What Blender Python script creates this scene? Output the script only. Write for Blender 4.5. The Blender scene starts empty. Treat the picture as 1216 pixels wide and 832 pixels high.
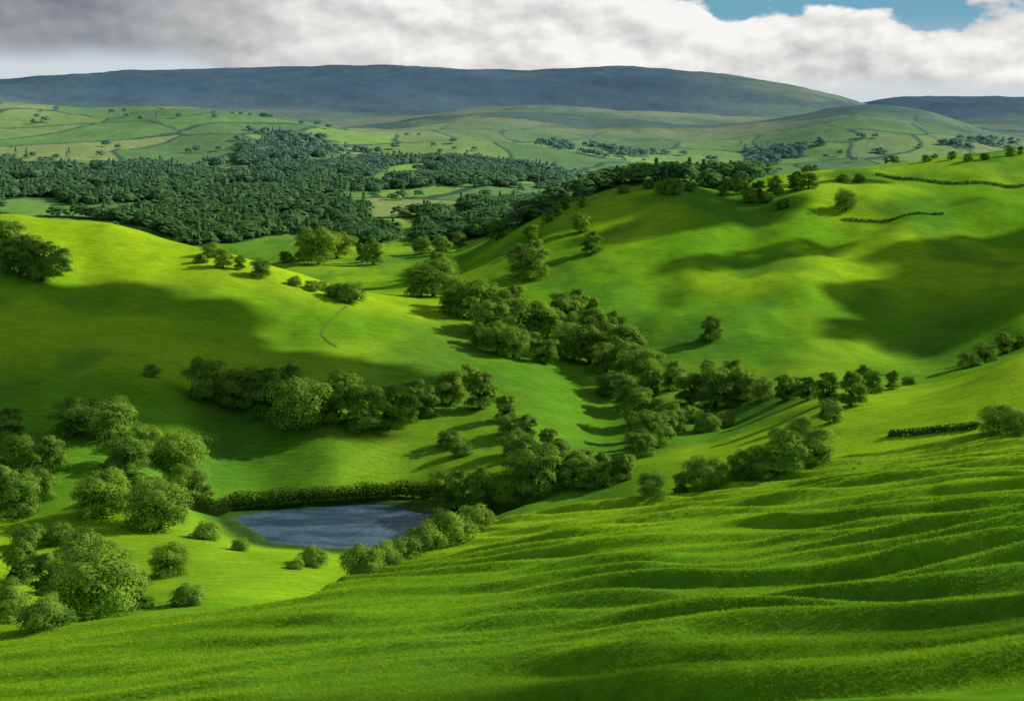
import bpy, math, numpy as np
from mathutils import Vector
rng=np.random.default_rng(7)
S=bpy.context.scene
COL=S.collection
S.view_settings.view_transform='Standard'; S.view_settings.look='None'; S.view_settings.exposure=0
F=1689.0; P=math.radians(9.61)
def ray(u,v):
    u=np.asarray(u,float); v=np.asarray(v,float)
    dx=(u-608)/F; dy=(416-v)/F
    yy=math.cos(P)+dy*math.sin(P); zz=-math.sin(P)+dy*math.cos(P)
    return dx/yy, zz/yy
_perm=rng.permutation(512); 
_g=rng.normal(size=(512,2)); _g/=np.linalg.norm(_g,axis=1)[:,None]
def perlin(x,y,seed=0):
    xi=np.floor(x).astype(np.int64); yi=np.floor(y).astype(np.int64)
    fx=x-xi; fy=y-yi
    def h(i,j):
        k=_perm[(_perm[(i+seed*37)&511]+j)&511]
        return _g[k]
    def d(i,j):
        g=h(xi+i,yi+j); return g[...,0]*(fx-i)+g[...,1]*(fy-j)
    u=fx*fx*fx*(fx*(fx*6-15)+10); w=fy*fy*fy*(fy*(fy*6-15)+10)
    a=d(0,0)*(1-u)+d(1,0)*u; b=d(0,1)*(1-u)+d(1,1)*u
    return (a*(1-w)+b*w)*1.5
def fbm(x,y,o=4,seed=0,g=.5):
    r=0;a=1
    for k in range(o):
        r=r+a*perlin(x,y,seed+k); x=x*2.03+11.3; y=y*2.03-7.1; a*=g
    return r
def sst(e0,e1,x):
    t=np.clip((x-e0)/(e1-e0),0,1); return t*t*(3-2*t)
C=[(1216,515,260),(1216,420,340),(1100,470,330),(850,560,285),(600,607,310),(1000,480,340),(1000,530,285),(760,575,300),(700,590,305),
(780,480,420),(900,455,430),(1090,448,440),(1216,425,430),(700,510,400),(860,500,395),
(1216,180,900),(1000,205,850),(850,215,800),(750,222,770),(640,262,740),(900,320,620),(1100,300,640),(1216,300,640),(760,330,600),(1000,400,500),(1216,380,500),(800,410,500),(700,300,650),
(0,255,600),(130,265,585),(250,300,560),(330,325,545),(420,358,525),(500,385,505),(600,420,485),(740,495,425),(660,455,455),
(0,450,385),(200,478,375),(350,465,400),(480,440,440),(0,350,470),(200,370,480),(100,330,510),(330,400,470),
(400,485,392),(400,560,350),(240,570,345),(530,560,352),(640,490,400),(560,520,375),(640,570,330),
(250,645,272),(440,690,235),(300,712,215),(100,725,210),(0,700,225),(180,660,255),(350,665,255),
(0,600,300),(100,520,340),(0,500,350),(150,600,300),
(350,325,800),(350,290,950),(300,340,760),(450,345,700),(540,320,720),(450,300,900),(560,295,860),
(0,262,1050),(200,275,1020),(100,200,1700),(300,200,1700),(450,285,1000),(600,250,1200),(550,220,1500),(650,200,1900),(450,180,2100),(200,180,2000),(0,185,1900),
(200,130,2600),(0,125,2600),(350,140,2650),(450,152,2700),(800,150,3300),(700,180,2500),(900,190,2500),(1000,190,2300),(700,150,3200),
(560,130,3800),(660,126,3900),(760,132,3750),(880,152,3200),(950,136,3350),(1020,126,3450),(1100,134,3400),(1170,156,3250),(1216,168,3150),
(300,118,5000),(600,112,5500),(850,120,5300),
(0,92,7000),(150,84,7000),(330,82,7000),(480,78,7000),(610,82,7000),(740,80,7000),(850,90,6800),(930,101,6500),(1010,119,6000),(1090,150,5500),(1216,172,5000),
(1040,121,9000),(1130,119,9000),(1216,118,9000)]
C=np.array(C,float); ca,cs=ray(C[:,0],C[:,1])
PTS=np.stack([ca,C[:,2],cs],1)
H=[(-.38,160,-62),(-.2,160,-62),(-.1,175,-68),(0,190,-72),(.12,190,-68),(.25,200,-60),(.38,195,-51),(-.12,225,-80),(.05,250,-84),
(-.12,302,-96),(-.18,318,-97),(-.07,318,-97),(-.12,332,-96),
(-.38,760,-85),(-.25,740,-88),(-.15,690,-88),(.38,1300,-70),(.2,1200,-75),(.1,1100,-85),
(-.6,100,-48),(-.6,300,-80),(-.6,600,-30),(-.6,1500,-60),(-.6,4000,20),(-.6,7000,100),(.6,150,-22),(.6,300,-40),(.6,500,-50),(.6,900,-5),(.6,2500,-60),(.6,7000,0),
(-.3,3300,-30),(-.1,3200,-60),(.0,4400,-20),(.08,4400,-30),(.23,4300,-60),(.32,4300,-90),(-.3,9500,80),(0,9500,60),(.15,8500,-50),(.25,7200,-60),(.36,7000,-40),(-.3,14000,0),(0,14000,0),(.3,14000,-60)]
H=np.array(H,float); PTS=np.concatenate([PTS,np.stack([H[:,0],H[:,1],H[:,2]/H[:,1]],1)])
TX=PTS[:,0]*3.2; TY=np.log(PTS[:,1]); TZ=PTS[:,2]
def _U(r2): return r2*np.log(r2+1e-12)
n=len(TX)
A=np.zeros((n+3,n+3)); A[:n,:n]=_U((TX[:,None]-TX)**2+(TY[:,None]-TY)**2)+np.eye(n)*2e-4
A[:n,n]=1;A[:n,n+1]=TX;A[:n,n+2]=TY;A[n,:n]=1;A[n+1,:n]=TX;A[n+2,:n]=TY
W=np.linalg.solve(A,np.concatenate([TZ,[0,0,0]]))
GA=np.linspace(-.82,.82,360); GB=np.linspace(math.log(135),math.log(14500),700)
_a,_b=np.meshgrid(GA*3.2,GB); _a=_a.ravel();_b=_b.ravel(); TG=np.empty_like(_a)
for i in range(0,len(_a),40000):
    aa=_a[i:i+40000,None]; bb=_b[i:i+40000,None]
    TG[i:i+40000]=_U((aa-TX)**2+(bb-TY)**2)@W[:n]+W[n]+W[n+1]*aa[:,0]+W[n+2]*bb[:,0]
TG=TG.reshape(len(GB),len(GA))
def tps(a,b):
    fa=np.clip((a-GA[0])/(GA[1]-GA[0]),0,len(GA)-1.001); fb=np.clip((b-GB[0])/(GB[1]-GB[0]),0,len(GB)-1.001)
    i=fa.astype(int); j=fb.astype(int); s=fa-i; t=fb-j
    def w4(s): return (-.5*s+s*s-.5*s**3, 1-2.5*s*s+1.5*s**3, .5*s+2*s*s-1.5*s**3, -.5*s*s+.5*s**3)
    ws=w4(s); wt=w4(t); r=0
    for q in range(4):
        jj=np.clip(j+q-1,0,len(GB)-1); row=0
        for k in range(4):
            row=row+ws[k]*TG[jj,np.clip(i+k-1,0,len(GA)-1)]
        r=r+wt[q]*row
    return r
CA=[-.9,-.38,-.25,-.148,-.1,-.05,0,.12,.245,.38,.9]; CY=[95,90,82,78,95,108,120,126,142,140,140]
PZ=-94.6
def pond_d(x,y):
    dx=x+36.5; dy=y-317; c,s=math.cos(-.12),math.sin(-.12); X=dx*c+dy*s; Y=-dx*s+dy*c
    an=np.arctan2(Y/16.5,X/26)
    return np.hypot(X/26,Y/16.5)/(1+.05*np.sin(3*an+.6)+.05*np.sin(5*an)+.06*np.cos(4*an)+.02*np.sin(11*an))
def height(x,y):
    a=x/y; b=np.log(y)
    z=tps(np.clip(a,-.8,.8),np.maximum(b,math.log(140)))*y
    z=np.where(y<140,-60,z)
    far=sst(150,400,y)
    z=z+far*(1.3*fbm(x/65,y/65,3,3)+.22*fbm(x/11,y/14,2,9))
    rh=sst(.02,.12,a)*sst(440,520,y)*sst(900,780,y)
    fo=fbm((x-y*.35)/60,(y+x*.3)/120,2,15); z=z+rh*5.5*(fo)
    z=z+sst(900,2500,y)*10*fbm(x/420,y/420,3,21)+sst(3500,6500,y)*18*fbm(x/1700,y/1500,4,31)
    d=pond_d(x,y)
    z=np.maximum(z,PZ+.7*sst(.95,1.15,d)-14*sst(1.3,3.2,d))
    z=z-(z-(PZ-1.5))*sst(1.06,.9,d)
    z=np.where((d>1.05)&(d<1.6),np.minimum(z,PZ+.5+ (d-1.05)*14),z)
    yc=np.interp(a,CA,CY)
    w=sst(0,math.log(1.75),b-np.log(yc))
    env=.35+.8*sst(-.25,.15,a)
    ph=(y+.30*x)/4.3+.8*fbm(x/26,y/30,2,41)+.14*perlin(x/8,y/10,44)
    tt=ph-np.floor(ph); ki=np.floor(ph)
    pr=np.where(tt<.34,sst(0,.34,tt),1-sst(.34,1.,tt))
    am=.35+.9*sst(-.4,.4,perlin(x/13+ki*7.3,ki*3.1+.5,47))
    ph2=(y+.2*x)/1.8+.7*fbm(x/11,y/12,2,53); t2=ph2-np.floor(ph2); pr2=np.where(t2<.4,sst(0,.4,t2),1-sst(.4,1.,t2))
    am2=sst(-.2,.5,fbm(x/8,y/8,2,57))
    zf=-9-.22*y+.14*x+env*(.60*am*pr+.14*am2*pr2)-.3+.8*fbm(x/32,y/19,2,71)
    return zf*(1-w)+z*w
def inpoly(px,py,poly):
    r=np.zeros(px.shape,bool); j=len(poly)-1
    for i in range(len(poly)):
        xi,yi=poly[i];xj,yj=poly[j]
        c=((yi>py)!=(yj>py))&(px<(xj-xi)*(py-yi)/(yj-yi+1e-9)+xi); r^=c; j=i
    return r
polys=[[(-60,197),(150,197),(280,196),(290,160),(330,155),(400,168),(480,188),(600,192),(680,210),(670,226),(560,222),(430,228),(440,250),(430,262),(470,278),(470,290),(420,292),(380,276),(300,282),(240,292),(150,264),(60,258),(-60,250)],
 [(480,262),(520,250),(600,240),(660,240),(640,262),(560,285),(500,292)],
 [(680,228),(740,205),(860,190),(930,186),(900,215),(700,245)],[(880,176),(1000,172),(1060,182),(900,190)],
 [(1080,176),(1150,166),(1216,170),(1216,178)],[(640,170),(700,172),(820,186),(700,186)]]
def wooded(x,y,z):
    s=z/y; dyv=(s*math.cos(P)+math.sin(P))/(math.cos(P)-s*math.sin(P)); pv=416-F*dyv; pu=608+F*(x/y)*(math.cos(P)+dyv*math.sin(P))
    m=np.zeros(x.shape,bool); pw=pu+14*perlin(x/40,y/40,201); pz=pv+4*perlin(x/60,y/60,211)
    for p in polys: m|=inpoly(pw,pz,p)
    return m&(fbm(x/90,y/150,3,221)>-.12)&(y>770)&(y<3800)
ys=np.geomspace(30,9500,1800)
def cast(us,vs):
    a,s=ray(us,vs); a=a[:,None]*np.ones_like(ys); Y=ys[None,:]*np.ones_like(a)
    hh=height(a*Y,Y)/Y
    hit=hh>=s[:,None]; idx=np.where(hit.any(1),hit.argmax(1),len(ys)-1)
    y=ys[idx]; x=a[:,0]*y
    return x,y,height(x,y)
def mesh_np(name,verts,faces,smooth=False):
    me=bpy.data.meshes.new(name); k=faces.shape[1]
    me.vertices.add(len(verts)); me.vertices.foreach_set('co',np.ascontiguousarray(verts,np.float32).ravel())
    me.loops.add(faces.size); me.loops.foreach_set('vertex_index',faces.astype(np.int32).ravel())
    me.polygons.add(len(faces)); me.polygons.foreach_set('loop_start',(np.arange(len(faces))*k).astype(np.int32))
    if smooth: me.polygons.foreach_set('use_smooth',np.ones(len(faces),bool))
    me.update(calc_edges=True); return me
def add(name,me,mat=None,**kw):
    o=bpy.data.objects.new(name,me); COL.objects.link(o)
    if mat and me: me.materials.append(mat)
    for k,v in kw.items(): o[k]=v
    return o
class NT:
    def __init__(s,tree): s.t=tree; tree.nodes.clear()
    def n(s,ty,**kw):
        nd=s.t.nodes.new(ty)
        for k,v in kw.items(): setattr(nd,k,v)
        return nd
    def l(s,a,b): s.t.links.new(a,b)
    def m(s,op,a,b=0.,c=0.,clamp=False):
        nd=s.n('ShaderNodeMath',operation=op,use_clamp=clamp)
        for i,q in enumerate((a,b,c)):
            if hasattr(q,'links'): s.l(q,nd.inputs[i])
            else: nd.inputs[i].default_value=q
        return nd.outputs[0]
    def mix(s,f,a,b,blend='MIX'):
        nd=s.n('ShaderNodeMix',data_type='RGBA',blend_type=blend)
        for i,q in ((0,f),(6,a),(7,b)):
            if hasattr(q,'links'): s.l(q,nd.inputs[i])
            else: nd.inputs[i].default_value=q if i==0 else (*q,1)
        return nd.outputs[2]
    def ss(s,x,e0,e1):
        nd=s.n('ShaderNodeMapRange',interpolation_type='SMOOTHSTEP'); s.l(x,nd.inputs[0])
        nd.inputs[1].default_value=e0; nd.inputs[2].default_value=e1; return nd.outputs[0]
    def noise(s,vec,scale,detail=4,rough=.5,stretch=None):
        if stretch:
            mp=s.n('ShaderNodeMapping'); s.l(vec,mp.inputs[0]); mp.inputs['Scale'].default_value=stretch; vec=mp.outputs[0]
        nd=s.n('ShaderNodeTexNoise'); s.l(vec,nd.inputs['Vector']); nd.inputs['Scale'].default_value=scale
        nd.inputs['Detail'].default_value=detail; nd.inputs['Roughness'].default_value=rough; return nd.outputs[0]
def newmat(name):
    m=bpy.data.materials.new(name); m.use_nodes=True; return m,NT(m.node_tree)
mG,t=newmat('grassland')
out=t.n('ShaderNodeOutputMaterial'); geo=t.n('ShaderNodeNewGeometry'); at=t.n('ShaderNodeAttribute',attribute_name='tint')
pos=geo.outputs['Position']
n1=t.noise(pos,.07,3,.6); n2=t.noise(pos,1.6,4,.65,(1,.5,1)); n3=t.noise(pos,.5,3,.6,(.35,1.6,1))
f=t.m('ADD',t.m('MULTIPLY',t.m('SUBTRACT',n1,.5),.55),t.m('ADD',t.m('MULTIPLY',t.m('SUBTRACT',n2,.5),.8),t.m('MULTIPLY',t.m('SUBTRACT',n3,.5),.9)))
br=t.m('ADD',1.,f,0); br=t.m('MAXIMUM',br,.35)
c=t.n('ShaderNodeVectorMath',operation='SCALE'); t.l(at.outputs['Color'],c.inputs[0]); t.l(br,c.inputs['Scale'])
bump=t.n('ShaderNodeBump'); bump.inputs['Strength'].default_value=.45; bump.inputs['Distance'].default_value=.4
t.l(n3,bump.inputs['Height'])
d=t.n('ShaderNodeBsdfDiffuse'); t.l(c.outputs[0],d.inputs[0]); t.l(bump.outputs[0],d.inputs['Normal'])
t.l(d.outputs[0],out.inputs[0])
def leafmat(name,c1,c2,trans=.3,haze=False,sc=.35):
    m,t=newmat(name); out=t.n('ShaderNodeOutputMaterial'); geo=t.n('ShaderNodeNewGeometry'); pos=geo.outputs['Position']
    nn=t.ss(t.noise(pos,sc,1,.6),.35,.65)
    col=t.mix(nn,c1,c2)
    oi=t.n('ShaderNodeObjectInfo')
    if not haze: col=t.mix(t.m('MULTIPLY',oi.outputs['Random'],.55),col,(c2[0]*1.4,c2[1]*1.2,c2[2]*1.1))
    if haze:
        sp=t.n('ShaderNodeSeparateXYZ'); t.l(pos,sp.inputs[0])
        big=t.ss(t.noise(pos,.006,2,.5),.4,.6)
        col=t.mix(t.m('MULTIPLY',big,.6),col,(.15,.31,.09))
        hz=t.ss(sp.outputs[1],850,2500); col=t.mix(t.m('MULTIPLY',hz,.88),col,(.20,.37,.33))  # distance haze blended into the leaf colour
    d=t.n('ShaderNodeBsdfDiffuse'); t.l(col,d.inputs[0]); tr=t.n('ShaderNodeBsdfTranslucent'); t.l(col,tr.inputs[0])
    ms=t.n('ShaderNodeMixShader'); ms.inputs[0].default_value=trans; t.l(d.outputs[0],ms.inputs[1]); t.l(tr.outputs[0],ms.inputs[2]); t.l(ms.outputs[0],out.inputs[0])
    return m
mLeaf=leafmat('leaves',(.065,.170,.030),(.235,.41,.052),.36)
mHedge=leafmat('hedge_leaves',(.04,.09,.018),(.08,.15,.025),.2)
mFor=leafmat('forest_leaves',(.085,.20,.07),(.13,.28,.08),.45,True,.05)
mBlade=leafmat('grass_blades',(.15,.33,.014),(.28,.45,.020),.45,False,.12)
mBark,t=newmat('bark'); out=t.n('ShaderNodeOutputMaterial'); d=t.n('ShaderNodeBsdfDiffuse'); g=t.n('ShaderNodeNewGeometry')
t.l(t.mix(t.noise(g.outputs['Position'],3,4,.6,(2,2,.4)),(.03,.022,.015),(.09,.07,.05)),d.inputs[0]); t.l(d.outputs[0],out.inputs[0])
mW,t=newmat('water'); out=t.n('ShaderNodeOutputMaterial'); b=t.n('ShaderNodeBsdfPrincipled'); g=t.n('ShaderNodeNewGeometry')
wn=t.noise(g.outputs['Position'],1.8,4,.6,(.5,1.4,1)); wb=t.noise(g.outputs['Position'],.12,2,.5,(.6,1.6,1))
t.l(t.mix(t.m('MULTIPLY',t.ss(wb,.3,.6),t.ss(wn,.2,.75)),(.03,.07,.115),(.15,.25,.33)),b.inputs['Base Color']); b.inputs['Roughness'].default_value=.07; b.inputs['IOR'].default_value=1.45  # sky reflection and pale ripple streaks painted into the base colour
bp=t.n('ShaderNodeBump'); bp.inputs['Strength'].default_value=.6; bp.inputs['Distance'].default_value=.25
t.l(wn,bp.inputs['Height']); t.l(bp.outputs[0],b.inputs['Normal']); t.l(b.outputs[0],out.inputs[0])
mC,t=newmat('shade_cloud_white'); out=t.n('ShaderNodeOutputMaterial'); d=t.n('ShaderNodeBsdfDiffuse'); d.inputs[0].default_value=(.85,.86,.88,1); t.l(d.outputs[0],out.inputs[0])
mPath,t=newmat('trodden_path'); out=t.n('ShaderNodeOutputMaterial'); d=t.n('ShaderNodeBsdfDiffuse'); g=t.n('ShaderNodeNewGeometry')
t.l(t.mix(t.noise(g.outputs['Position'],.4,4,.6),(.07,.14,.02),(.24,.32,.05)),d.inputs[0]); t.l(d.outputs[0],out.inputs[0])
acol=np.concatenate([np.linspace(-.8,-.42,40)[:-1],np.linspace(-.42,.42,600),np.linspace(.42,.8,40)[1:]])
def colour(x,y,z):
    L=lambda *c: np.array(c,float)
    def mx(a,b,f): return a*(1-f[...,None])+b*f[...,None]
    g1=L(.13,.315,.013); g2=L(.25,.44,.016); g3=L(.055,.175,.022)
    c=mx(np.broadcast_to(g1,x.shape+(3,)),g2,sst(-.3,.5,fbm(x/70,y/95,2,101)))
    c=mx(c,g3,.55*sst(.0,.6,fbm(x/45,y/70,3,111)))
    low=sst(-70,-84,z)*sst(700,600,y)*sst(270,310,y); c=mx(c,g3,low*.42)
    cr=sst(485,530,y)*sst(640,600,y)*sst(0,-60,x); c=mx(c,L(.36,.53,.014),cr*.65)  # sunlit yellow of the left crest put into the grass tint
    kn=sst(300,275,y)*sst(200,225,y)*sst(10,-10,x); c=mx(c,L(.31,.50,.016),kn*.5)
    sp=sst(225,265,y)*sst(360,335,y)*sst(15,50,x); c=mx(c,L(.32,.52,.016),sp*.65)  # right spur's brightness put into the grass as a lime tint
    c=mx(c,L(.035,.075,.02),.85*sst(1.6,1.15,pond_d(x,y)))
    cell=170.
    X=x/cell+.35*perlin(x/300,y/300,121); Y=y/(cell*1.7)+.35*perlin(x/300,y/300,131)
    X0=np.floor(X).astype(int);Y0=np.floor(Y).astype(int)
    d1=np.full(x.shape,9.);d2=np.full(x.shape,9.);idx=np.zeros(x.shape,int)
    for i in(-1,0,1):
        for j in(-1,0,1):
            h=_perm[(_perm[(X0+i)&511]+Y0+j)&511]
            px=X0+i+.5+_g[h,0]*.35; py=Y0+j+.5+_g[h,1]*.35
            dd=np.hypot(px-X,py-Y); m=dd<d1
            d2=np.where(m,d1,np.minimum(d2,dd)); idx=np.where(m,h,idx); d1=np.where(m,dd,d1)
    pal=np.array([(.21,.39,.05),(.24,.38,.06),(.16,.33,.05),(.29,.37,.09),(.26,.45,.05),(.13,.26,.05),(.23,.34,.07)])
    fc=pal[idx%7]; fc=mx(fc,L(.05,.10,.04),sst(.06,.02,d2-d1))
    c=mx(c,fc,sst(950,1200,y))
    moor=mx(np.broadcast_to(L(.15,.23,.08),x.shape+(3,)),L(.30,.32,.11),sst(-.2,.5,fbm(x/350,y/600,3,141)))
    moor=mx(moor,L(.07,.12,.08),sst(.0,.35,fbm(x/500,y/400,3,151)))  # moor patches also stand in for sunlit and overcast stretches
    c=mx(c,moor,sst(2500,3300,y)*.9)
    mt=mx(np.broadcast_to(L(.030,.068,.115),x.shape+(3,)),L(.055,.098,.130),sst(-.3,.4,fbm(x/1400,y/1800,3,161)))  # overcast shade and blue distance painted into the mountain tones
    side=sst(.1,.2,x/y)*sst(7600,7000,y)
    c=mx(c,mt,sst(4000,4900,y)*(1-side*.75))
    if y.max()>800 and y.min()<3800:
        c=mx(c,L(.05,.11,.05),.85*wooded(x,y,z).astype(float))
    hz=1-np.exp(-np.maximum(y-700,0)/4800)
    c=mx(c,L(.115,.205,.285),np.clip(hz,0,.5))  # aerial haze painted into the ground tint
    return c
def sheet(name,yr,label):
    Aa,Y=np.meshgrid(acol,yr); X=Aa*Y; Z=height(X,Y)
    nr,nc=X.shape; V=np.stack([X,Y,Z],-1).reshape(-1,3)
    i=np.arange(nr*nc).reshape(nr,nc); Fc=np.stack([i[:-1,:-1],i[:-1,1:],i[1:,1:],i[1:,:-1]],-1).reshape(-1,4)
    me=mesh_np(name,V,Fc,True)
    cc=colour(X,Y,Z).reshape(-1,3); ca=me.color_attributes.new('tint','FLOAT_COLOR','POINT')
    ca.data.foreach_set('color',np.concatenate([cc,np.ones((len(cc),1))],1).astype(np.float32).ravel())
    return add(name,me,mG,kind='structure',label=label,category='hill')
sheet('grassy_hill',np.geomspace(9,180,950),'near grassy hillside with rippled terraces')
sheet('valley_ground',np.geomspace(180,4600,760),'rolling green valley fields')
sheet('mountain',np.geomspace(4600,14000,150),'moorland mountain ridge coloured dark blue for haze and overcast shade')
wx,wy=np.meshgrid(np.linspace(-70,-3,68),np.linspace(292,342,52)); keep=pond_d(wx,wy)<1.12
i=np.arange(wx.size).reshape(wx.shape); Fq=np.stack([i[:-1,:-1],i[:-1,1:],i[1:,1:],i[1:,:-1]],-1).reshape(-1,4); Fq=Fq[keep.ravel()[Fq].all(1)]
used=np.unique(Fq); rem=np.zeros(wx.size,int); rem[used]=np.arange(len(used))
V=np.stack([wx.ravel(),wy.ravel(),np.full(wx.size,PZ)],1)[used]
add('water',mesh_np('water',V,rem[Fq]),mW,kind='structure',label='blue-grey pond in the valley bottom',category='pond')
def quads(Cn,N,sz,ar=.75):
    N=N/np.linalg.norm(N,axis=1)[:,None]; r=rng.normal(size=N.shape); T=np.cross(N,r); T/=np.linalg.norm(T,axis=1)[:,None]+1e-9; B=np.cross(N,T)
    s=sz[:,None]
    V=np.stack([Cn-T*s,Cn-B*s*ar+T*s*.2,Cn+T*s,Cn+B*s*ar+T*s*.2],1).reshape(-1,3)
    return V,np.arange(len(V)).reshape(-1,4)
def dirs(k):
    v=rng.normal(size=(k,3)); return v/np.linalg.norm(v,axis=1)[:,None]
def crown_pts(kind,nq,leaf):
    Cs=[];Rs=[]
    if kind=='round':  k=30; rx,rz,cz=4.3,3.9,5.2
    elif kind=='wide': k=34; rx,rz,cz=5.1,3.7,4.9
    elif kind=='tall': k=26; rx,rz,cz=3.6,4.3,5.1
    else: k=22; rx,rz,cz=6.2,3.6,4.2
    for i in range(k):
        dd=dirs(1)[0]; r=rng.uniform(.5,.88)
        p=np.array([dd[0]*rx*r,dd[1]*rx*r,cz+dd[2]*rz*r])
        Cs.append(p); Rs.append(rng.uniform(.7,1.6)*rx/4.5)
    for i in range(13):
        a=i*2.4+rng.random()*.5; r=rx*rng.uniform(.35,.78); Cs.append(np.array([math.cos(a)*r,math.sin(a)*r,rng.uniform(1.0,2.3)])); Rs.append(rng.uniform(1.1,1.6)*rx/4.5)
    Cs.append(np.array([0,0,cz]));Rs.append(rx*.65)
    Cs=np.array(Cs);Rs=np.array(Rs)
    pr=Rs**2/np.sum(Rs**2); j=rng.choice(len(Rs),nq,p=pr)
    d=dirs(nq); d[:,2]=np.where(d[:,2]<-.3,-d[:,2],d[:,2])
    rad=Rs[j]*(rng.uniform(.75,1.08,nq)+.2*np.abs(rng.normal(size=nq))*(rng.random(nq)<.22))
    c=Cs[j]+d*rad[:,None]*np.array([1,1,.9])
    c[:,2]=np.maximum(c[:,2],.2+rng.uniform(0,.5,nq))
    ctr=np.array([0,0,cz-1.5]); g=c-ctr; g/=np.linalg.norm(g,axis=1)[:,None]
    N=d*.6+g*.9+rng.normal(size=d.shape)*.2
    return c,N,leaf*rng.uniform(.6,1.35,nq)
def tube(pts,rad,seg=7):
    pts=np.array(pts,float);V=[];Fs=[]
    for i,(p,r) in enumerate(zip(pts,rad)):
        d=pts[min(i+1,len(pts)-1)]-pts[max(i-1,0)]; d/=np.linalg.norm(d)
        u=np.cross(d,[.3,1,.1]);u/=np.linalg.norm(u);w=np.cross(d,u)
        for k in range(seg):
            a=2*math.pi*k/seg; V.append(p+(u*math.cos(a)+w*math.sin(a))*r)
    for i in range(len(pts)-1):
        for k in range(seg): Fs.append([i*seg+k,i*seg+(k+1)%seg,(i+1)*seg+(k+1)%seg,(i+1)*seg+k])
    return np.array(V),np.array(Fs)
def trunk_mesh(name):
    V,Fs=[],[];o=0
    def ad(p,r):
        nonlocal o
        v,f=tube(p,r);V.append(v);Fs.append(f+o);o+=len(v)
    b=rng.normal(size=2)*.25
    ad([(0,0,-.4),(0,0,.6),(b[0]*.5,b[1]*.5,2.2),(b[0],b[1],4.2),(b[0]*1.4,b[1],6.6)],[.5,.36,.3,.22,.08])
    for k in range(7):
        a=k*2.4+rng.random(); z0=rng.uniform(1.2,4.2); L=rng.uniform(2,3.2)
        ad([(b[0]*.5,b[1]*.5,z0),(math.cos(a)*L*.5,math.sin(a)*L*.5,z0+1.3),(math.cos(a)*L,math.sin(a)*L,z0+2.8)],[.17,.11,.04])
    return mesh_np(name,np.concatenate(V),np.concatenate(Fs),True)
variants=[]
for kind in ['round','wide','tall','round','wide','round','tall','wide']:
    c,N,s=crown_pts(kind,12500,.155)
    v,f=quads(c,N,s); cm=mesh_np('crown',v,f); cm.materials.append(mLeaf)
    tm=trunk_mesh('trunk'); tm.materials.append(mBark); variants.append((kind,tm,cm))
bushes=[]
for i in range(3):
    c,N,s=crown_pts('bush',8000,.23); v,f=quads(c,N,s); cm=mesh_np('foliage',v,f); cm.materials.append(mLeaf)
    tm=trunk_mesh('stem'); tm.materials.append(mBark); bushes.append(('bush',tm,cm))
T="""118,735,108;60,705,62;28,692,56;165,722,52;200,682,46;222,718,30b;95,662,42b;20,612,58;120,612,66;190,628,72;222,594,50;150,562,50;90,517,50;130,522,56;175,545,46;215,562,58;60,562,48;20,562,54;10,522,44;50,594,40;160,602,50;240,602,32;5,592,46;35,650,34b;70,645,32b
10,740,60;55,745,48b
245,640,26b;285,654,20b;372,672,30b;352,675,16b;430,677,20b;455,672,26b;480,662,36b;505,652,44b;532,642,46b;562,630,38b;10,312,55;50,335,54;25,326,50;72,326,34;180,447,18b;265,318,25;250,305,20;285,320,20;310,330,24;238,312,14b
243,475,58;285,487,52;320,497,62;358,507,68;390,502,50;430,512,62;460,510,60;410,482,45;490,482,35;503,495,40;300,475,42;345,472,42;535,480,45;570,486,50;555,466,36;600,500,35;535,530,25b;548,540,22b;272,480,45;480,505,40
545,600,46;572,602,52;602,598,44;640,585,62;620,560,50;662,560,48;680,577,48;650,542,38;610,540,34;700,580,34;722,575,34b;740,570,36;525,594,36;690,558,30;715,560,26;625,520,32;605,515,28
760,542,36;775,532,50;790,522,42;760,502,45;745,482,35;735,472,35;720,470,30;800,512,35;770,472,35;820,502,25b;840,512,28b;860,507,24b;755,522,40;870,482,30
775,590,38;808,585,30;835,580,46;850,577,36;880,567,38;905,567,44;932,562,60;968,550,50;950,522,34;985,502,32;1185,515,42;1206,514,34
820,480,46;850,482,56;880,477,45;905,475,32;932,476,34;960,475,30;985,478,40;1010,482,46;1035,467,32;1060,462,25;1080,457,14b;1025,457,26;945,470,25;840,452,28;870,452,28;800,462,36;1150,436,22b;1170,430,25;1192,420,30;1211,412,18b
500,352,38;515,352,52;520,332,36;535,372,30;560,377,50;545,367,40;580,402,50;600,397,55;575,377,45;610,372,36;590,420,38;610,425,40;570,412,30;635,397,45;650,402,40;630,417,25;648,432,32;670,387,45;685,377,36;680,427,50;700,432,55;715,412,45;700,402,40;720,442,40;745,447,45;765,454,45;735,432,50;750,422,35;705,377,26;730,402,35
415,360,30b;398,354,20b;370,345,15b;382,345,14b;350,340,14b;635,332,48;625,327,40;703,302,28;845,405,32;690,277,25;630,287,22;590,286,28;1005,250,28;545,294,20;525,302,24;500,302,24;443,314,32;378,314,48;365,310,40;400,307,35;340,312,16b;430,312,25
690,247,18;670,250,20;660,257,18;650,264,16;770,224,12b;740,230,12b;785,230,18;800,232,22;860,234,16;880,230,18;900,234,22;920,230,22;945,227,24;960,224,22;890,242,20;850,222,12b;930,248,14b;870,226,14b;910,240,14b;1000,217,12b;1020,217,12b;820,227,12b;1100,192,10b;1130,190,11;1150,192,11;1170,190,10b;1200,186,13;1212,184,12"""
ent=[e.strip() for l in T.split('\n') for e in l.split(';') if e.strip()]
us=[];vs=[];hs=[];bs=[]
for e in ent:
    a,b,c=e.split(','); bs.append(c.endswith('b')); us.append(float(a));vs.append(float(b));hs.append(float(c.rstrip('b')))
tx,ty,tz=cast(np.array(us),np.array(vs))
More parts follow.
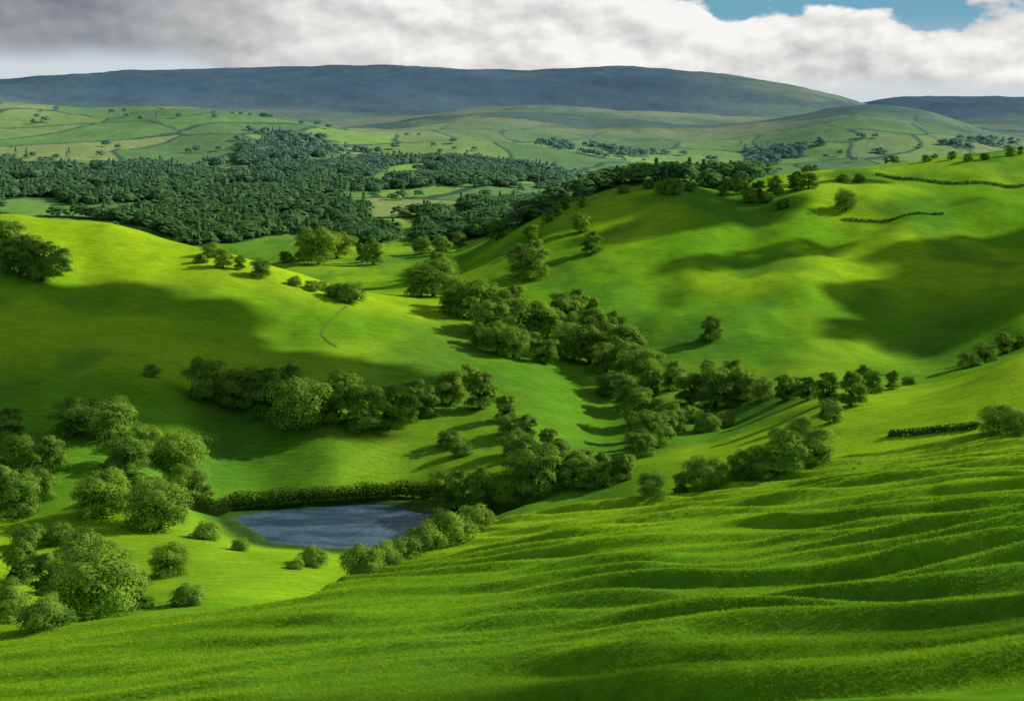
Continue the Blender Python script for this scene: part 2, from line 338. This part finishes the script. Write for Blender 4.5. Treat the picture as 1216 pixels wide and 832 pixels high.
for i in range(len(ent)):
    h=max(hs[i]*ty[i]/F,2.2)
    kind,tm,cm=(bushes[i%3] if bs[i] else variants[int(rng.integers(8))])
    nm='bush' if bs[i] else 'tree'
    e=bpy.data.objects.new(nm,None); COL.objects.link(e)
    e.location=(tx[i],ty[i],tz[i]-.25); k=h/9.3; wd=rng.uniform(.98,1.25); e.scale=(k*wd,k*wd,k); e.rotation_euler=(0,0,rng.uniform(0,6.28)); e.empty_display_size=.5
    shape={'round':'round-crowned broadleaf tree','wide':'wide spreading broadleaf tree','tall':'slender upright broadleaf tree','bush':'low bushy green shrub'}[kind]
    where=' on the open grassy slope' if ty[i]>440 else (' beside the pond and stream' if ty[i]<360 and abs(tx[i]+37)<80 else ' in the wooded valley bottom')
    e['label']='dark green '+shape+where; e['category']=nm; e['group']='shrubs in the valley' if bs[i] else 'broadleaf trees in the valley'
    for m,pn in((tm,'stem' if bs[i] else 'trunk'),(cm,'foliage' if bs[i] else 'crown')):
        o=bpy.data.objects.new(pn,m); o.parent=e; COL.objects.link(o)
def hedge(pts,hgt,wid,name,label,leaf=.2,dens=75):
    x,y,z=cast(np.array([p[0] for p in pts],float),np.array([p[1] for p in pts],float))
    d=np.r_[0,np.cumsum(np.hypot(np.diff(x),np.diff(y)))]; nq=int(d[-1]*hgt*dens)
    q=rng.uniform(0,d[-1],nq); X=np.interp(q,d,x);Y=np.interp(q,d,y); a=rng.uniform(0,math.pi,nq)
    hh=hgt*(1+.12*perlin(q/5,q*0+3,5)); 
    X=X+np.cos(a)*wid*.5*rng.uniform(.7,1.05,nq)*0.6; Y=Y+np.cos(a)*wid*.5*rng.uniform(.8,1.05,nq); Z=height(X,Y)+np.abs(np.sin(a))**.5*hh*rng.uniform(.2,1.0,nq)
    N=np.stack([np.cos(a)*.6,np.cos(a)*.8,np.sin(a)],1)+rng.normal(size=(nq,3))*.4
    v,f=quads(np.stack([X,Y,Z],1),N,leaf*rng.uniform(.6,1.3,nq))
    return add(name,mesh_np(name,v,f),mHedge,label=label,category='hedge')
hedge([(225,606),(280,606),(340,601),(400,597),(470,591),(530,584)],4.4,3,'hedge','thick dark hedge along the pond bank')
hedge([(1055,519),(1090,516),(1130,512),(1162,509)],1.5,2,'hedge','low hedge crossing a bright field')
hedge([(1040,208),(1090,215),(1150,219),(1216,222)],1.8,2,'hedge','long thin hedge on the hilltop pasture',.35,14)
hedge([(1000,262),(1060,262),(1120,256)],1.2,2,'hedge','short hedge across the upper pasture',.35,14)
px,py,pz=cast(np.array([412,402,392,384,382,388,400]),np.array([364,373,382,391,398,405,412]))
q=np.linspace(0,len(px)-1,80); X=np.interp(q,range(len(px)),px);Y=np.interp(q,range(len(px)),py)
V=[]
for k in range(80):
    for s in(-.4,.4):
        V.append((X[k]+s,Y[k]+s*.4,0))
V=np.array(V); V[:,2]=height(V[:,0],V[:,1])+.12
add('path',mesh_np('path',V,np.array([[2*k,2*k+1,2*k+3,2*k+2] for k in range(79)])),mPath,kind='structure',label='narrow trodden path over the hill',category='path')
gx,gy=[],[]
for y0,y1,sp in((780,2000,7.2),(2000,3800,14)):
    Yg=np.arange(y0,y1,sp)
    for yv in Yg:
        xx=np.arange(-.42*yv,.42*yv,sp); gx.append(xx+rng.uniform(-.6,.6,len(xx))*sp); gy.append(yv+rng.uniform(-.6,.6,len(xx))*sp)
gx=np.concatenate(gx);gy=np.concatenate(gy);gz=height(gx,gy)
m=wooded(gx,gy,gz)
m|=(np.abs(fbm(gx/260,gy/200,2,231))<.010)&(gy>1000)&(gy<2600)&(rng.random(len(gx))<.6)
gx,gy,gz=gx[m],gy[m],gz[m]
fv=[]
for k in range(6):
    nq=60; d=dirs(nq); d[:,2]=np.abs(d[:,2])
    if k==5:
        zz=rng.random(nq)**.8; c=np.stack([d[:,0]*.26*(1.1-zz),d[:,1]*.26*(1.1-zz),zz],1); N=d+np.array([0,0,.3]); sz=np.full(nq,.08)
    else:
        lob=dirs(5)*.13; lj=rng.integers(0,5,nq)
        c=np.stack([d[:,0]*.32,d[:,1]*.32,.45+(d[:,2]-.35)*.42],1)+lob[lj]*np.array([1,1,.6]); N=d.copy()+np.array([0,0,.25]); sz=np.full(nq,.105)
    N=N/np.linalg.norm(N,axis=1)[:,None]+rng.normal(size=N.shape)*.1; v,_=quads(c,N,sz,.9); fv.append(v)
VV=[]
vi=rng.integers(0,6,len(gx))
for k in range(6):
    j=vi==k
    if not j.any(): continue
    hh=rng.uniform(7.5,14.5,j.sum()); wd=rng.uniform(1.2,1.9,j.sum())*(.7 if k==5 else 1)
    v=fv[k][None]*hh[:,None,None]; v[:,:,:2]*=wd[:,None,None]; v=v+np.stack([gx[j],gy[j],gz[j]-.6],1)[:,None,:]; VV.append(v.reshape(-1,3))
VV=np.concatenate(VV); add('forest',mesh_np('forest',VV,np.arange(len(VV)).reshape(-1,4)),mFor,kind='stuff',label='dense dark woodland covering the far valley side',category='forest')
N=330000
ga=rng.uniform(-.42,.42,N); gb=rng.uniform(math.log(36),math.log(165),N); Y=np.exp(gb); X=ga*Y
Z=height(X,Y); hh=rng.uniform(.05,.11,N)*(1+.12*perlin(X/2.2,Y/2.2,301)); w=(.009+.0004*Y)
an=rng.uniform(0,6.28,N); lean=rng.normal(size=(N,2))*.08+np.array([-.04,-.03])
b=np.stack([X,Y,Z-.02],1); tv=np.stack([np.cos(an)*w,np.sin(an)*w,0*w],1)
tip=b+np.stack([lean[:,0],lean[:,1],hh],1)
V=np.stack([b-tv,b+tv,tip],1).reshape(-1,3)
add('grass',mesh_np('grass',V,np.arange(3*N).reshape(-1,3)),mBlade,kind='stuff',label='bright green meadow grass',category='grass')
el=math.radians(28); az=math.atan2(.91,.34)
sd=np.array([math.sin(az)*math.cos(el),math.cos(az)*math.cos(el),math.sin(el)])
L=bpy.data.lights.new('sun','SUN'); L.energy=5; L.angle=math.radians(.5); L.color=(1,.93,.76)
so=bpy.data.objects.new('sun',L); COL.objects.link(so); so.rotation_euler=Vector(-sd).to_track_quat('-Z','Y').to_euler(); so.location=(300,300,400)
import bmesh
def shade_cloud(x,y,rx,ry,rot,alt=300):  # puffs added out of view along the sun line to cast shade
    z0=height(np.array([x*1.]),np.array([y*1.]))[0]; tt=(alt-z0)/sd[2]; c=np.array([x,y,z0])+sd*tt
    bm=bmesh.new(); k=int(22+rx*ry/220)
    for i in range(k):
        a=i*2.4; r=math.sqrt((i+.5)/k)*.88; lx=math.cos(a)*r*rx; ly=math.sin(a)*r*ry
        q=min(rx,ry)*rng.uniform(.28,.46)
        res=bmesh.ops.create_icosphere(bm,subdivisions=2,radius=1)
        for v in res['verts']:
            n=v.co.copy(); f=1+.22*float(perlin(np.array([n.x*2+i]),np.array([n.y*2+n.z*1.7]),i)[0])
            X=lx+n.x*q*f; Y=ly+n.y*q*f
            v.co=(X*math.cos(rot)-Y*math.sin(rot),X*math.sin(rot)+Y*math.cos(rot),n.z*q*.4*f)
    me=bpy.data.meshes.new('shade_cloud'); bm.to_mesh(me); bm.free()
    for p in me.polygons: p.use_smooth=True
    o=add('shade_cloud',me,mC,kind='structure',label='puffy white cumulus added out of view to shade the hills',category='shade_cloud'); o.location=c
for cl in [(-140,425,92,64,-.12),(-170,335,50,38,0),(-52,430,48,17,.12),(-50,378,26,9,.05),(168,528,74,25,.35),(200,580,72,32,.25),(245,640,66,40,.2),(110,640,58,15,.5),(80,735,95,30,-.2),(250,480,45,36,0),(150,800,60,20,0),
  (-14,40,18,6,.1),(22,47,10,5,.3),(75,690,44,15,.6)]:  # foreground entries are added to darken the bottom of the view
    shade_cloud(*cl)
w=bpy.data.worlds.new('World'); S.world=w; w.use_nodes=True; t=NT(w.node_tree)
out=t.n('ShaderNodeOutputWorld'); sky=t.n('ShaderNodeTexSky',sky_type='NISHITA'); sky.sun_disc=False; sky.sun_elevation=el; sky.sun_rotation=az
b1=t.n('ShaderNodeBackground'); t.l(sky.outputs[0],b1.inputs[0]); b1.inputs[1].default_value=.07
tc=t.n('ShaderNodeTexCoord'); sp=t.n('ShaderNodeSeparateXYZ'); t.l(tc.outputs['Generated'],sp.inputs[0])
AZ=t.m('ARCTAN2',sp.outputs[0],sp.outputs[1]); EL=sp.outputs[2]
def vec(kx,ky,ox=0,oy=0):
    cb=t.n('ShaderNodeCombineXYZ'); t.l(t.m('MULTIPLY_ADD',AZ,kx,ox),cb.inputs[0]); t.l(t.m('MULTIPLY_ADD',EL,ky,oy),cb.inputs[1]); return cb.outputs[0]
n=t.noise(vec(17,29,3,1),1,7,.5); ns=t.noise(vec(17,29,3.09,1.20),1,4,.5)
big=t.noise(vec(6,11,8,2),1,2,.5)
base=t.m('MULTIPLY_ADD',t.ss(AZ,-.24,-.13),-.030,.038); base=t.m('MULTIPLY_ADD',t.ss(AZ,.10,.22),.009,base)
lo=t.m('ADD',t.m('SUBTRACT',EL,base),t.m('MULTIPLY',t.m('SUBTRACT',n,.5),.014))
lo=t.ss(lo,-.008,.008)
top=t.m('MULTIPLY_ADD',t.ss(AZ,-.04,.16),-.071,.14)
hi=t.m('ADD',t.m('SUBTRACT',top,EL),t.m('ADD',t.m('MULTIPLY',t.m('SUBTRACT',n,.5),.08),t.m('MULTIPLY',t.m('SUBTRACT',big,.5),.03)))
hi=t.ss(hi,-.001,.006)
mask=t.m('MULTIPLY',lo,hi)
up=t.m('MULTIPLY',t.ss(t.noise(tc.outputs['Generated'],3.5,4,.55),.5,.62),t.ss(EL,.14,.25)); mask=t.m('MAXIMUM',mask,t.m('MULTIPLY',up,.8))
gr=t.ss(AZ,-.28,-.04)
sh=t.m('MULTIPLY',t.m('SUBTRACT',n,ns),t.m('MULTIPLY_ADD',gr,1.2,.6)); sh=t.m('ADD',sh,t.m('MULTIPLY',gr,.76))
sh=t.m('ADD',sh,t.m('MULTIPLY',t.m('SUBTRACT',big,.5),.7)); sh=t.m('ADD',sh,t.m('MULTIPLY',t.m('SUBTRACT',t.ss(EL,.016,.042),1.),.20)); sh=t.m('ADD',sh,.17,clamp=True)
cc=t.mix(sh,(.12,.15,.18),(.95,.93,.90))
b2=t.n('ShaderNodeBackground'); t.l(cc,b2.inputs[0]); b2.inputs[1].default_value=1
b3=t.n('ShaderNodeBackground'); t.l(t.mix(t.ss(EL,.025,.065),(.62,.68,.71),(.17,.39,.53)),b3.inputs[0])
mx=t.n('ShaderNodeMixShader'); t.l(t.ss(EL,.2,.09),mx.inputs[0]); t.l(b1.outputs[0],mx.inputs[1]); t.l(b3.outputs[0],mx.inputs[2])
m2=t.n('ShaderNodeMixShader'); t.l(mask,m2.inputs[0]); t.l(mx.outputs[0],m2.inputs[1]); t.l(b2.outputs[0],m2.inputs[2]); t.l(m2.outputs[0],out.inputs[0])
cd=bpy.data.cameras.new('camera'); cam=bpy.data.objects.new('camera',cd); COL.objects.link(cam); cd.lens=50; cd.sensor_width=36; cd.clip_end=30000; cd.clip_start=.5
cam.rotation_euler=(math.pi/2-P,0,0); S.camera=cam
cd.dof.use_dof=True; cd.dof.focus_distance=320; cd.dof.aperture_fstop=.8
